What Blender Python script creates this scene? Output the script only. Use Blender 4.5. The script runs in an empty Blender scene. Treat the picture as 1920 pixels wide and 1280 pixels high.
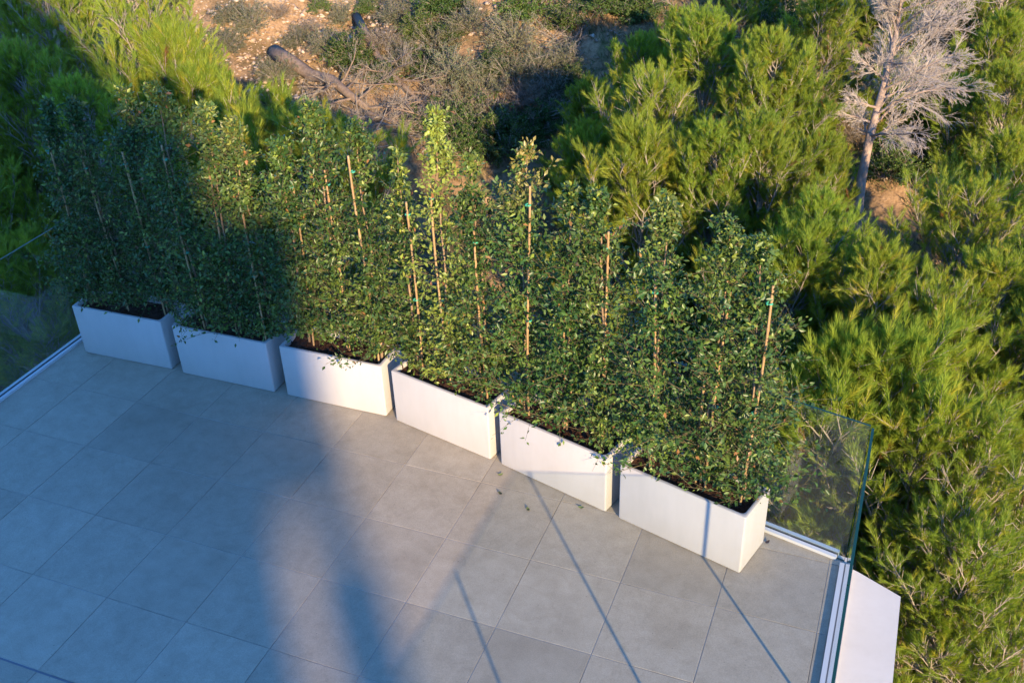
import bpy, math, random
import numpy as np
from mathutils import Matrix, Vector

R = math.radians
scene = bpy.context.scene
col = scene.collection

# ------------------------------------------------------------------ camera
cam_data = bpy.data.cameras.new('camera')
cam = bpy.data.objects.new('camera', cam_data)
col.objects.link(cam)
CAM = Vector((3.597, -4.499, 4.771))
right = Vector((0.93091, 0.36379, -0.03259))
up = Vector((-0.17058, 0.51193, 0.84192))
fwd = Vector((-0.32296, 0.77819, -0.53862))
m = Matrix((right, up, -fwd)).transposed().to_4x4()
m.translation = CAM
cam.matrix_world = m
cam_data.sensor_width = 36.0
cam_data.lens = 36.0 * 1932.0 / 1920.0
cam_data.clip_start = 0.05
cam_data.clip_end = 2000.0
scene.camera = cam

# ------------------------------------------------------------------ sky, sun, exposure
SUN_AZ = (math.cos(R(50.4)), -math.sin(R(50.4)))        # horizontal direction towards the sun
SUN_EL = R(16.3)
world = bpy.data.worlds.new('World')
scene.world = world
world.use_nodes = True
wn = world.node_tree
wn.nodes.clear()
sky = wn.nodes.new('ShaderNodeTexSky')
sky.sky_type = 'NISHITA'
sky.sun_disc = False
sky.sun_elevation = SUN_EL
sky.sun_rotation = math.atan2(SUN_AZ[0], SUN_AZ[1])
sky.altitude = 100.0
sky.air_density = 1.0
sky.dust_density = 0.0
sky.ozone_density = 8.5
bg = wn.nodes.new('ShaderNodeBackground')
bg.inputs['Strength'].default_value = 0.125
wo = wn.nodes.new('ShaderNodeOutputWorld')
wn.links.new(sky.outputs[0], bg.inputs[0])
wn.links.new(bg.outputs[0], wo.inputs[0])

sun_data = bpy.data.lights.new('sun', 'SUN')
sun_data.energy = 2.5
sun_data.angle = R(0.55)
sun_data.color = (1.0, 0.74, 0.44)
sun = bpy.data.objects.new('sun', sun_data)
col.objects.link(sun)
to_sun = Vector((SUN_AZ[0] * math.cos(SUN_EL), SUN_AZ[1] * math.cos(SUN_EL), math.sin(SUN_EL)))
sun.rotation_euler = to_sun.to_track_quat('Z', 'Y').to_euler()
sun.location = to_sun * 60

scene.view_settings.view_transform = 'Standard'
scene.view_settings.look = 'None'
scene.view_settings.gamma = 1.0
scene.view_settings.exposure = 2.3
scene.cycles.max_bounces = 8
scene.cycles.transparent_max_bounces = 16
scene.cycles.use_denoising = True

# ------------------------------------------------------------------ helpers
def tag(o, label=None, cat=None, group=None, kind=None):
    if label: o['label'] = label
    if cat: o['category'] = cat
    if group: o['group'] = group
    if kind: o['kind'] = kind
    return o

def empty(name, loc=(0, 0, 0), rz=0.0, parent=None):
    o = bpy.data.objects.new(name, None)
    col.objects.link(o)
    o.location = loc
    o.rotation_euler = (0, 0, rz)
    o.empty_display_size = 0.1
    if parent: o.parent = parent
    return o

def link(name, mesh, parent=None):
    o = bpy.data.objects.new(name, mesh)
    col.objects.link(o)
    if parent: o.parent = parent
    return o

def tri_mesh(name, V, F, mats, tint=None, smooth=False):
    """V (n,3) float array, F (m,3) int array of triangles."""
    V = np.ascontiguousarray(V, dtype=np.float32); F = np.ascontiguousarray(F, dtype=np.int32)
    me = bpy.data.meshes.new(name)
    me.vertices.add(len(V)); me.vertices.foreach_set('co', V.ravel())
    me.loops.add(F.size); me.loops.foreach_set('vertex_index', F.ravel())
    me.polygons.add(len(F))
    me.polygons.foreach_set('loop_start', np.arange(0, F.size, 3, dtype=np.int32))
    me.polygons.foreach_set('loop_total', np.full(len(F), 3, dtype=np.int32))
    if smooth:
        me.polygons.foreach_set('use_smooth', np.ones(len(F), dtype=bool))
    me.update(calc_edges=True)
    if tint is not None:
        a = me.color_attributes.new('tint', 'FLOAT_COLOR', 'POINT')
        c = np.ones((len(V), 4), dtype=np.float32); c[:, :3] = tint
        a.data.foreach_set('color', c.ravel())
    for mm in (mats if isinstance(mats, (list, tuple)) else [mats]):
        me.materials.append(mm)
    return me

def poly_mesh(name, verts, faces, mats, face_mats=None, smooth=False):
    me = bpy.data.meshes.new(name)
    me.from_pydata([tuple(v) for v in verts], [], [tuple(f) for f in faces])
    for mm in (mats if isinstance(mats, (list, tuple)) else [mats]):
        me.materials.append(mm)
    if face_mats:
        for p, k in zip(me.polygons, face_mats): p.material_index = k
    if smooth:
        for p in me.polygons: p.use_smooth = True
    me.update()
    return me

class MB:
    """collects boxes and prisms into one mesh"""
    def __init__(s): s.v = []; s.f = []; s.m = []
    def prism(s, pts, z0, z1, mat=0, top=None):
        n = len(pts); b = len(s.v)
        s.v += [(p[0], p[1], z0) for p in pts]
        tp = top or pts
        s.v += [(p[0], p[1], z1) for p in tp]
        s.f.append(tuple(b + i for i in reversed(range(n)))); s.m.append(mat)
        s.f.append(tuple(b + n + i for i in range(n))); s.m.append(mat)
        for i in range(n):
            j = (i + 1) % n
            s.f.append((b + i, b + j, b + n + j, b + n + i)); s.m.append(mat)
        return s
    def box(s, x0, x1, y0, y1, z0, z1, mat=0):
        return s.prism([(x0, y0), (x1, y0), (x1, y1), (x0, y1)], z0, z1, mat)
    def mesh(s, name, mats, smooth=False):
        return poly_mesh(name, s.v, s.f, mats, s.m, smooth)

def unit(a):
    a = np.asarray(a, float)
    return a / np.maximum(np.linalg.norm(a, axis=-1, keepdims=True), 1e-9)

def tubes(P0, P1, r0, r1, sides=4):
    """separate open frustums, vectorised"""
    P0 = np.asarray(P0, float); P1 = np.asarray(P1, float)
    n = len(P0)
    d = unit(P1 - P0)
    h = np.where(np.abs(d[:, 2:3]) < 0.9, np.array([[0, 0, 1.0]]), np.array([[1.0, 0, 0]]))
    a = unit(np.cross(d, h)); b = np.cross(d, a)
    ang = np.arange(sides) * 2 * np.pi / sides
    ring = a[:, None, :] * np.cos(ang)[None, :, None] + b[:, None, :] * np.sin(ang)[None, :, None]
    V0 = P0[:, None, :] + ring * np.asarray(r0, float).reshape(-1, 1, 1)
    V1 = P1[:, None, :] + ring * np.asarray(r1, float).reshape(-1, 1, 1)
    V = np.concatenate([V0, V1], axis=1).reshape(-1, 3)
    i = np.arange(sides); j = (i + 1) % sides
    base = np.stack([np.stack([i, j, j + sides], 1), np.stack([i, j + sides, i + sides], 1)], 1).reshape(-1, 3)
    F = (base[None] + (np.arange(n) * 2 * sides)[:, None, None]).reshape(-1, 3)
    return V, F

def path_tube(P, r, sides=8, cap=True):
    """one continuous tube along a polyline"""
    P = np.asarray(P, float); n = len(P); r = np.broadcast_to(np.asarray(r, float), (n,))
    T = unit(np.gradient(P, axis=0))
    ref = np.array([1.0, 0, 0]) if abs(T[0][0]) < 0.8 else np.array([0, 1.0, 0])
    V = []
    for k in range(n):
        a = unit(np.cross(T[k], ref)); b = np.cross(T[k], a)
        ang = np.arange(sides) * 2 * np.pi / sides
        V.append(P[k] + (np.cos(ang)[:, None] * a + np.sin(ang)[:, None] * b) * r[k])
    V = np.concatenate(V)
    F = []
    for k in range(n - 1):
        for i in range(sides):
            j = (i + 1) % sides; o = k * sides
            F += [(o + i, o + j, o + sides + j), (o + i, o + sides + j, o + sides + i)]
    if cap:
        V = np.vstack([V, P[0], P[-1]]); c0 = len(V) - 2; c1 = len(V) - 1; o = (n - 1) * sides
        for i in range(sides):
            j = (i + 1) % sides
            F += [(c0, j, i), (c1, o + i, o + j)]
    return V, np.array(F)

def join(parts):
    V = []; F = []; n = 0
    for v, f in parts:
        if len(v) == 0: continue
        V.append(v); F.append(np.asarray(f) + n); n += len(v)
    return np.concatenate(V), np.concatenate(F)

def leaves(C, D, N, L, W, fold=0.18):
    """folded diamond leaves: 4 verts, 2 triangles each"""
    C = np.asarray(C, float); D = unit(D); N = unit(N - D * np.sum(N * D, axis=1, keepdims=True))
    S = np.cross(D, N)
    L = np.asarray(L, float).reshape(-1, 1); W = np.asarray(W, float).reshape(-1, 1)
    mid = C + D * L * 0.46
    V = np.stack([C, mid + S * W * 0.5 + N * W * fold, C + D * L - N * L * 0.08, mid - S * W * 0.5 + N * W * fold], 1).reshape(-1, 3)
    o = (np.arange(len(C)) * 4)[:, None, None]
    F = (np.array([[0, 1, 2], [0, 2, 3]])[None] + o).reshape(-1, 3)
    return V, F

def rand_dir(rng, n):
    return unit(rng.normal(size=(n, 3)))

def copy_tree(o, parent=None):
    c = o.copy(); col.objects.link(c); c.parent = parent
    for ch in list(o.children):
        copy_tree(ch, c)
    return c

# value noise for terrain
_tab = np.random.default_rng(5).random((256, 256))
def vnoise(x, y):
    xi = np.floor(x).astype(int); yi = np.floor(y).astype(int)
    fx = x - xi; fy = y - yi
    fx = fx * fx * (3 - 2 * fx); fy = fy * fy * (3 - 2 * fy)
    g = lambda i, j: _tab[i % 256, j % 256]
    return (g(xi, yi) * (1 - fx) + g(xi + 1, yi) * fx) * (1 - fy) + (g(xi, yi + 1) * (1 - fx) + g(xi + 1, yi + 1) * fx) * fy

def terrain(x, y):
    x = np.asarray(x, float); y = np.asarray(y, float)
    g = (x - 3.6) * -0.383 + (y + 4.5) * 0.924
    s = x * SUN_AZ[0] + y * SUN_AZ[1]
    t = np.clip(g - 6.7, 0, 34)
    z = -3.5 + 0.34 * t
    z = z + 0.30 * np.clip(s - 10, 0, 30)
    z = z - 1.3 * np.exp(-(((x - .9) / 2.3) ** 2 + ((y - 7.6) / 1.9) ** 2))
    f = np.clip(g - 7.0, 0, 3) / 3.0
    z = z + f * ((vnoise(x * .35 + 9, y * .35) - .5) * .9 + (vnoise(x * 1.1, y * 1.1 + 3) - .5) * .35
                 + (vnoise(x * 3.3, y * 3.3) - .5) * .14 + (vnoise(x * 8.1, y * 8.1) - .5) * .06)
    return z
def tz(x, y): return float(terrain(np.array([x]), np.array([y]))[0])

# ------------------------------------------------------------------ materials
def new_mat(name):
    mt = bpy.data.materials.new(name); mt.use_nodes = True
    nt = mt.node_tree; nt.nodes.clear()
    out = nt.nodes.new('ShaderNodeOutputMaterial')
    return mt, nt, out

def N(nt, kind, **kw):
    n = nt.nodes.new(kind)
    for k, v in kw.items():
        if k in n.inputs.keys() if hasattr(n.inputs, 'keys') else False: n.inputs[k].default_value = v
        else: setattr(n, k, v)
    return n

def ramp(nt, stops, interp='LINEAR'):
    r = nt.nodes.new('ShaderNodeValToRGB'); r.color_ramp.interpolation = interp
    e = r.color_ramp.elements
    while len(e) < len(stops): e.new(0.5)
    for k, (p, c) in enumerate(stops):
        e[k].position = p; e[k].color = c if len(c) == 4 else (*c, 1)
    return r

def mixc(nt, fac, a, b, mode='MIX'):
    n = nt.nodes.new('ShaderNodeMix'); n.data_type = 'RGBA'; n.blend_type = mode
    for sock, v in ((n.inputs[0], fac), (n.inputs[6], a), (n.inputs[7], b)):
        if hasattr(v, 'is_linked') or isinstance(v, bpy.types.NodeSocket): nt.links.new(v, sock)
        elif isinstance(v, (int, float)): sock.default_value = v
        else: sock.default_value = (*v, 1) if len(v) == 3 else v
    return n.outputs[2]

def noise(nt, vec, scale, detail=4, rough=.55):
    n = nt.nodes.new('ShaderNodeTexNoise')
    n.inputs['Scale'].default_value = scale; n.inputs['Detail'].default_value = detail; n.inputs['Roughness'].default_value = rough
    if vec is not None: nt.links.new(vec, n.inputs['Vector'])
    return n.outputs[0]

def principled(nt, out, color=None, rough=.6, spec=.5, metal=0.0):
    b = nt.nodes.new('ShaderNodeBsdfPrincipled')
    b.inputs['Roughness'].default_value = rough
    b.inputs['Specular IOR Level'].default_value = spec
    b.inputs['Metallic'].default_value = metal
    if color is not None:
        if isinstance(color, bpy.types.NodeSocket): nt.links.new(color, b.inputs['Base Color'])
        else: b.inputs['Base Color'].default_value = (*color, 1)
    if out is not None: nt.links.new(b.outputs[0], out.inputs[0])
    return b

def bump(nt, bsdf, height, strength=.3, dist=.01):
    b = nt.nodes.new('ShaderNodeBump'); b.inputs['Strength'].default_value = strength; b.inputs['Distance'].default_value = dist
    nt.links.new(height, b.inputs['Height']); nt.links.new(b.outputs[0], bsdf.inputs['Normal'])

def foliage_mat(name, rough, spec, trans, hue_var=0.02, val_var=0.35):
    mt, nt, out = new_mat(name)
    at = nt.nodes.new('ShaderNodeAttribute'); at.attribute_name = 'tint'
    oi = nt.nodes.new('ShaderNodeObjectInfo')
    hs = nt.nodes.new('ShaderNodeHueSaturation')
    mr = nt.nodes.new('ShaderNodeMapRange'); mr.inputs[3].default_value = .5 - hue_var; mr.inputs[4].default_value = .5 + hue_var
    mv = nt.nodes.new('ShaderNodeMapRange'); mv.inputs[3].default_value = 1 - val_var; mv.inputs[4].default_value = 1 + val_var * .6
    wn_ = nt.nodes.new('ShaderNodeTexWhiteNoise'); wn_.noise_dimensions = '1D'
    nt.links.new(oi.outputs['Random'], mr.inputs[0]); nt.links.new(oi.outputs['Random'], wn_.inputs['W'])
    nt.links.new(wn_.outputs['Value'], mv.inputs[0])
    nt.links.new(mr.outputs[0], hs.inputs['Hue']); nt.links.new(mv.outputs[0], hs.inputs['Value'])
    nt.links.new(at.outputs['Color'], hs.inputs['Color'])
    b = principled(nt, None, hs.outputs[0], rough, spec)
    tr = nt.nodes.new('ShaderNodeBsdfTranslucent')
    nt.links.new(mixc(nt, 1.0, hs.outputs[0], (1.0, .95, .45), 'MULTIPLY'), tr.inputs[0])
    mx = nt.nodes.new('ShaderNodeMixShader'); mx.inputs[0].default_value = trans
    nt.links.new(b.outputs[0], mx.inputs[1]); nt.links.new(tr.outputs[0], mx.inputs[2])
    nt.links.new(mx.outputs[0], out.inputs[0])
    return mt

M = {}
M['needle'] = foliage_mat('pine_needle', .55, .3, .55, .010, .15)
M['leaf'] = foliage_mat('glossy_leaf', .37, .36, .25, .010, .18)
M['shrub'] = foliage_mat('shrub_leaf', .6, .3, .25, .02, .3)
M['dry'] = foliage_mat('dry_twig', .8, .2, .1, .01, .2)

def bark(name, c0, c1, scale=30):
    mt, nt, out = new_mat(name)
    tc = nt.nodes.new('ShaderNodeTexCoord')
    f = noise(nt, tc.outputs['Object'], scale, 5, .65)
    r = ramp(nt, [(.3, c0), (.7, c1)]); nt.links.new(f, r.inputs[0])
    b = principled(nt, out, r.outputs[0], .85, .2)
    bump(nt, b, f, .6, .01)
    return mt
M['pine_bark'] = bark('pine_bark', (.22, .18, .15), (.40, .35, .30))
M['twig'] = bark('pale_twig', (.20, .17, .14), (.36, .315, .27), 18)
M['dead_wood'] = bark('dead_grey_wood', (.34, .29, .245), (.50, .44, .385), 20)
M['brush_wood'] = bark('grey_brushwood', (.17, .145, .12), (.32, .28, .235), 20)
M['dead_bark'] = bark('dead_pine_bark', (.20, .145, .11), (.36, .28, .225), 14)
M['log_bark'] = bark('log_bark', (.12, .085, .062), (.25, .185, .135), 16)
M['hedge_twig'] = bark('hedge_twig', (.085, .075, .04), (.17, .135, .07), 30)
M['hedge_bark'] = bark('hedge_bark', (.17, .115, .07), (.34, .235, .14), 40)
M['cut_wood'] = bark('cut_wood', (.42, .20, .08), (.62, .34, .15), 25)

def bamboo():
    mt, nt, out = new_mat('bamboo_cane')
    tc = nt.nodes.new('ShaderNodeTexCoord')
    mp = nt.nodes.new('ShaderNodeMapping'); mp.inputs['Scale'].default_value = (60, 60, 3)
    nt.links.new(tc.outputs['Object'], mp.inputs[0])
    f = noise(nt, mp.outputs[0], 1.0, 4)
    r = ramp(nt, [(.3, (.27, .16, .07)), (.7, (.42, .28, .14))]); nt.links.new(f, r.inputs[0])
    principled(nt, out, r.outputs[0], .5, .4)
    return mt
M['bamboo'] = bamboo()

def plain(name, c, rough=.5, spec=.5, metal=0):
    mt, nt, out = new_mat(name); principled(nt, out, c, rough, spec, metal); return mt
M['tie'] = plain('green_plastic_tie', (.05, .33, .20), .45)
M['alu'] = plain('pale_grey_powder_coat', (.46, .47, .48), .4)
M['gasket'] = plain('dark_rubber_gasket', (.10, .11, .13), .5)

def soil():
    mt, nt, out = new_mat('bark_mulch_soil')
    tc = nt.nodes.new('ShaderNodeTexCoord')
    f = noise(nt, tc.outputs['Object'], 60, 6, .7)
    r = ramp(nt, [(.3, (.022, .011, .007)), (.6, (.075, .035, .02)), (.8, (.16, .09, .05))]); nt.links.new(f, r.inputs[0])
    b = principled(nt, out, r.outputs[0], .9, .2)
    bump(nt, b, f, 1.0, .02)
    return mt
M['soil'] = soil()

def render_white(name, base, streak):
    mt, nt, out = new_mat(name)
    tc = nt.nodes.new('ShaderNodeTexCoord'); oi = nt.nodes.new('ShaderNodeObjectInfo')
    add = nt.nodes.new('ShaderNodeVectorMath'); add.operation = 'ADD'
    sc = nt.nodes.new('ShaderNodeVectorMath'); sc.operation = 'SCALE'; sc.inputs['Scale'].default_value = 37.0
    cb = nt.nodes.new('ShaderNodeCombineXYZ'); nt.links.new(oi.outputs['Random'], cb.inputs[0]); nt.links.new(oi.outputs['Random'], cb.inputs[1])
    nt.links.new(cb.outputs[0], sc.inputs[0]); nt.links.new(tc.outputs['Object'], add.inputs[0]); nt.links.new(sc.outputs[0], add.inputs[1])
    mp = nt.nodes.new('ShaderNodeMapping'); mp.inputs['Scale'].default_value = (7, 7, 1.6)
    nt.links.new(add.outputs[0], mp.inputs[0])
    f1 = noise(nt, mp.outputs[0], 2.0, 5, .6)
    f2 = noise(nt, add.outputs[0], 3.0, 4, .55)
    f3 = noise(nt, add.outputs[0], 180, 2, .5)
    r1 = ramp(nt, [(.42, (1, 1, 1)), (.75, streak)]); nt.links.new(f1, r1.inputs[0])
    r2 = ramp(nt, [(.35, (1, 1, 1)), (.8, (.93, .925, .91))]); nt.links.new(f2, r2.inputs[0])
    c = mixc(nt, 1.0, base, r1.outputs[0], 'MULTIPLY')
    c = mixc(nt, 1.0, c, r2.outputs[0], 'MULTIPLY')
    b = principled(nt, out, c, .62, .3)
    bump(nt, b, f3, .25, .003)
    return mt
M['planter'] = render_white('white_planter_coat', (.42, .405, .39), (.94, .94, .94))
M['wall'] = render_white('white_wall_render', (.53, .495, .425), (.96, .955, .95))

def tile_mat():
    mt, nt, out = new_mat('stoneware_tile')
    tc = nt.nodes.new('ShaderNodeTexCoord'); oi = nt.nodes.new('ShaderNodeObjectInfo')
    cb = nt.nodes.new('ShaderNodeCombineXYZ')
    for k in range(3): nt.links.new(oi.outputs['Random'], cb.inputs[k])
    sc = nt.nodes.new('ShaderNodeVectorMath'); sc.operation = 'SCALE'; sc.inputs['Scale'].default_value = 91.0
    nt.links.new(cb.outputs[0], sc.inputs[0])
    add = nt.nodes.new('ShaderNodeVectorMath'); add.operation = 'ADD'
    nt.links.new(tc.outputs['Object'], add.inputs[0]); nt.links.new(sc.outputs[0], add.inputs[1])
    v = add.outputs[0]
    geo = nt.nodes.new('ShaderNodeNewGeometry')
    big = noise(nt, v, 9.0, 8, .68)
    r = ramp(nt, [(.30, (.280, .241, .180)), (.50, (.320, .278, .210)), (.72, (.356, .311, .239))]); nt.links.new(big, r.inputs[0])
    # broad drying stains that run across tiles
    st = noise(nt, geo.outputs['Position'], 1.7, 6, .6)
    rs = ramp(nt, [(.36, (.90, .885, .865)), (.46, (1, 1, 1)), (.66, (1.03, 1.03, 1.03))]); nt.links.new(st, rs.inputs[0])
    c = mixc(nt, .8, r.outputs[0], rs.outputs[0], 'MULTIPLY')
    # pits and dirt specks
    vo = nt.nodes.new('ShaderNodeTexVoronoi'); vo.inputs['Scale'].default_value = 26.0; nt.links.new(v, vo.inputs['Vector'])
    vr = ramp(nt, [(.045, (.35, .33, .31)), (.085, (1, 1, 1))]); nt.links.new(vo.outputs['Distance'], vr.inputs[0])
    pn = noise(nt, v, 5.0, 3); pr = ramp(nt, [(.50, (0, 0, 0)), (.56, (1, 1, 1))]); nt.links.new(pn, pr.inputs[0])
    c = mixc(nt, pr.outputs[0], c, mixc(nt, 1.0, c, vr.outputs[0], 'MULTIPLY'))
    wp = nt.nodes.new('ShaderNodeTexNoise'); wp.inputs['Scale'].default_value = 1.6; wp.inputs['Detail'].default_value = 3; wp.inputs['Distortion'].default_value = 1.8
    nt.links.new(geo.outputs['Position'], wp.inputs['Vector'])
    wr = ramp(nt, [(.455, (1, 1, 1)), (.485, (.95, .945, .935)), (.50, (1.015, 1.015, 1.015)), (.56, (1, 1, 1))]); nt.links.new(wp.outputs[0], wr.inputs[0])
    c = mixc(nt, 1.0, c, wr.outputs[0], 'MULTIPLY')
    fine = noise(nt, v, 150, 4, .7)
    rf = ramp(nt, [(.3, (.78, .78, .78)), (.7, (1.14, 1.14, 1.14))]); nt.links.new(fine, rf.inputs[0])
    c = mixc(nt, 1.0, c, rf.outputs[0], 'MULTIPLY')
    hs = nt.nodes.new('ShaderNodeHueSaturation'); nt.links.new(c, hs.inputs['Color'])
    mv = nt.nodes.new('ShaderNodeMapRange'); mv.inputs[3].default_value = .89; mv.inputs[4].default_value = 1.08
    nt.links.new(oi.outputs['Random'], mv.inputs[0]); nt.links.new(mv.outputs[0], hs.inputs['Value'])
    b = principled(nt, out, hs.outputs[0], .55, .35)
    rr = ramp(nt, [(.35, (.42, .42, .42)), (.65, (.68, .68, .68))]); nt.links.new(st, rr.inputs[0]); nt.links.new(rr.outputs[0], b.inputs['Roughness'])
    bump(nt, b, fine, .2, .002)
    return mt
M['tile'] = tile_mat()

def grout():
    mt, nt, out = new_mat('tile_grout')
    geo = nt.nodes.new('ShaderNodeNewGeometry')
    f = noise(nt, geo.outputs['Position'], 1.3, 4)
    r = ramp(nt, [(.40, (.20, .175, .145)), (.50, (.40, .375, .34))]); nt.links.new(f, r.inputs[0])
    principled(nt, out, r.outputs[0], .9, .2)
    return mt
M['grout'] = grout()

def glass():
    mt, nt, out = new_mat('balustrade_glass')
    tr = nt.nodes.new('ShaderNodeBsdfTransparent'); tr.inputs[0].default_value = (.945, .978, .960, 1)
    gl = nt.nodes.new('ShaderNodeBsdfGlossy'); gl.inputs['Roughness'].default_value = 0.0; gl.inputs[0].default_value = (1, 1, 1, 1)
    lw = nt.nodes.new('ShaderNodeLayerWeight')
    pw5 = nt.nodes.new('ShaderNodeMath'); pw5.operation = 'POWER'; pw5.inputs[1].default_value = 5.0
    nt.links.new(lw.outputs['Facing'], pw5.inputs[0])
    fr = nt.nodes.new('ShaderNodeMath'); fr.operation = 'MULTIPLY_ADD'; fr.inputs[1].default_value = .9; fr.inputs[2].default_value = .075
    nt.links.new(pw5.outputs[0], fr.inputs[0])
    mx = nt.nodes.new('ShaderNodeMixShader')
    nt.links.new(fr.outputs[0], mx.inputs[0]); nt.links.new(tr.outputs[0], mx.inputs[1]); nt.links.new(gl.outputs[0], mx.inputs[2])
    nt.links.new(mx.outputs[0], out.inputs[0])
    return mt
M['glass'] = glass()
M['glass_edge'] = plain('green_glass_edge', (.006, .045, .034), .45, .25)

def ground_mat():
    mt, nt, out = new_mat('hillside_soil')
    geo = nt.nodes.new('ShaderNodeNewGeometry'); p = geo.outputs['Position']
    a = noise(nt, p, .9, 6, .6)
    r = ramp(nt, [(.34, (.105, .085, .045)), (.46, (.20, .135, .07)), (.58, (.36, .235, .13)), (.74, (.45, .33, .215))]); nt.links.new(a, r.inputs[0])
    f = noise(nt, p, 14, 6, .7)
    rf = ramp(nt, [(.3, (.55, .52, .48)), (.55, (1, 1, 1)), (.72, (1.25, 1.22, 1.18))]); nt.links.new(f, rf.inputs[0])
    c = mixc(nt, 1.0, r.outputs[0], rf.outputs[0], 'MULTIPLY')
    g = noise(nt, p, 2.3, 5, .6); rg = ramp(nt, [(.56, (0, 0, 0)), (.66, (.75, .75, .75))]); nt.links.new(g, rg.inputs[0])
    c = mixc(nt, rg.outputs[0], c, (.085, .095, .03))
    b = principled(nt, out, c, .95, .15)
    bump(nt, b, f, .8, .05)
    return mt
M['ground'] = ground_mat()

def stone_mat():
    mt, nt, out = new_mat('pale_stone')
    geo = nt.nodes.new('ShaderNodeNewGeometry')
    r = ramp(nt, [(0, (.22, .15, .10)), (.6, (.33, .245, .175)), (1, (.46, .38, .30))])
    nt.links.new(geo.outputs['Random Per Island'], r.inputs[0])
    principled(nt, out, r.outputs[0], .9, .2)
    return mt
M['stone'] = stone_mat()

# ================================================================== hillside
def axis(lo, hi, flo, fhi, nf, nc):
    return np.unique(np.concatenate([np.linspace(lo, flo, nc), np.linspace(flo, fhi, nf), np.linspace(fhi, hi, nc)]))
gx = axis(-160, 160, -14, 12, 210, 22); gy = axis(-160, 200, 0, 20, 170, 22)
X, Y = np.meshgrid(gx, gy)
Z = terrain(X, Y)
V = np.stack([X, Y, Z], -1).reshape(-1, 3)
ny, nx = X.shape
idx = np.arange(nx * ny).reshape(ny, nx)
q = np.stack([idx[:-1, :-1], idx[:-1, 1:], idx[1:, 1:], idx[1:, :-1]], -1).reshape(-1, 4)
F = np.concatenate([q[:, [0, 1, 2]], q[:, [0, 2, 3]]])
tag(link('hillside', tri_mesh('hillside', V, F, M['ground'], smooth=True)), kind='structure')

# loose stones on the bare patches
rng = np.random.default_rng(11)
patches = [(-6.6, 9.9, 1.5, 1.2, 1500), (-5.2, 10.8, 1.7, .8, 800), (-2.9, 10.9, .7, .9, 240), (-2.6, 8.7, .7, .5, 80), (4.9, 11.4, 1.1, 1.0, 160), (-5.6, 9.0, 1.0, .6, 350), (-2.0, 10.0, 1.4, 1.2, 120)]
pts = []
for (cx, cy, sx, sy, n) in patches:
    pts.append(np.stack([rng.normal(cx, sx * .6, n), rng.normal(cy, sy * .6, n)], 1))
pts = np.concatenate(pts)
n = len(pts)
sz = rng.gamma(2.0, .010, n) + .009
octv = np.array([[1, 0, 0], [-1, 0, 0], [0, 1, 0], [0, -1, 0], [0, 0, 1], [0, 0, -1]], float)
octf = np.array([[0, 2, 4], [2, 1, 4], [1, 3, 4], [3, 0, 4], [2, 0, 5], [1, 2, 5], [3, 1, 5], [0, 3, 5]])
ang = rng.random(n) * 6.28
sv = octv[None] * (rng.uniform(.6, 1.3, (n, 6, 1))) * np.array([1.2, .9, .6]) + rng.normal(0, .18, (n, 6, 3))
ca, sa = np.cos(ang)[:, None], np.sin(ang)[:, None]
sv = np.stack([sv[..., 0] * ca - sv[..., 1] * sa, sv[..., 0] * sa + sv[..., 1] * ca, sv[..., 2]], -1) * sz[:, None, None]
sv += np.concatenate([pts, (terrain(pts[:, 0], pts[:, 1]) + sz * .15)[:, None]], 1)[:, None, :]
Fs = (octf[None] + (np.arange(n) * 6)[:, None, None]).reshape(-1, 3)
tag(link('stone_scatter', tri_mesh('stone_scatter', sv.reshape(-1, 3), Fs, M['stone'])),
    'pale loose stones strewn over the bare ochre slope', 'stones', kind='stuff')

# dry grass and herb cover
def herb_cover():
    rng = np.random.default_rng(77)
    n = 26000
    x = rng.uniform(-11, 8, n); y = rng.uniform(3.5, 14.5, n)
    keep = vnoise(x * .9 + 4, y * .9) + .4 * vnoise(x * 3, y * 3) > .66
    for (cx, cy, sx, sy, _) in patches:
        keep &= ~(((x - cx) / sx) ** 2 + ((y - cy) / sy) ** 2 < .75)
    x = x[keep]; y = y[keep]; n = len(x)
    P = np.stack([x, y, terrain(x, y) - .01], 1)
    k = 5
    P = np.repeat(P, k, 0) + np.concatenate([rng.normal(0, .03, (n * k, 2)), np.zeros((n * k, 1))], 1)
    D = unit(rng.normal(0, .55, (n * k, 3)) + np.array([0, 0, 1.0]))
    L = rng.uniform(.06, .22, n * k)
    V, F = leaves(P, D, rand_dir(rng, n * k), L, rng.uniform(.006, .014, n * k))
    pal = np.array([[.16, .15, .06], [.09, .12, .035], [.26, .20, .11], [.11, .13, .06]])
    ci = (vnoise(P[:, 0] * .7, P[:, 1] * .7) * 3.99).astype(int)
    t = pal[ci] * rng.uniform(.7, 1.3, (n * k, 1))
    return tri_mesh('ground_cover', V, F, M['shrub'], np.repeat(t, 4, 0))
tag(link('ground_cover', herb_cover()), 'dry grass and low herbs covering the hillside soil', 'grass', kind='stuff')

# ================================================================== terrace
FLOOR = [(-2.865, -6.0), (3.66, -6.0), (3.66, .635), (-.10, 1.525), (-2.865, 1.525)]   # tiled area, counter-clockwise
slab = MB()
slab.prism([(-2.945, -6.0), (3.742, -6.0), (3.742, .70), (-.09, 1.606), (-2.945, 1.606)], -3.8, -.021)
tag(link('terrace_slab', slab.mesh('terrace_slab', M['wall'])), kind='structure')

gm = MB(); gm.prism(FLOOR, -.020, -.0035)
floor = tag(link('terrace_floor', gm.mesh('terrace_floor', M['grout'])), kind='structure')

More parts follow.
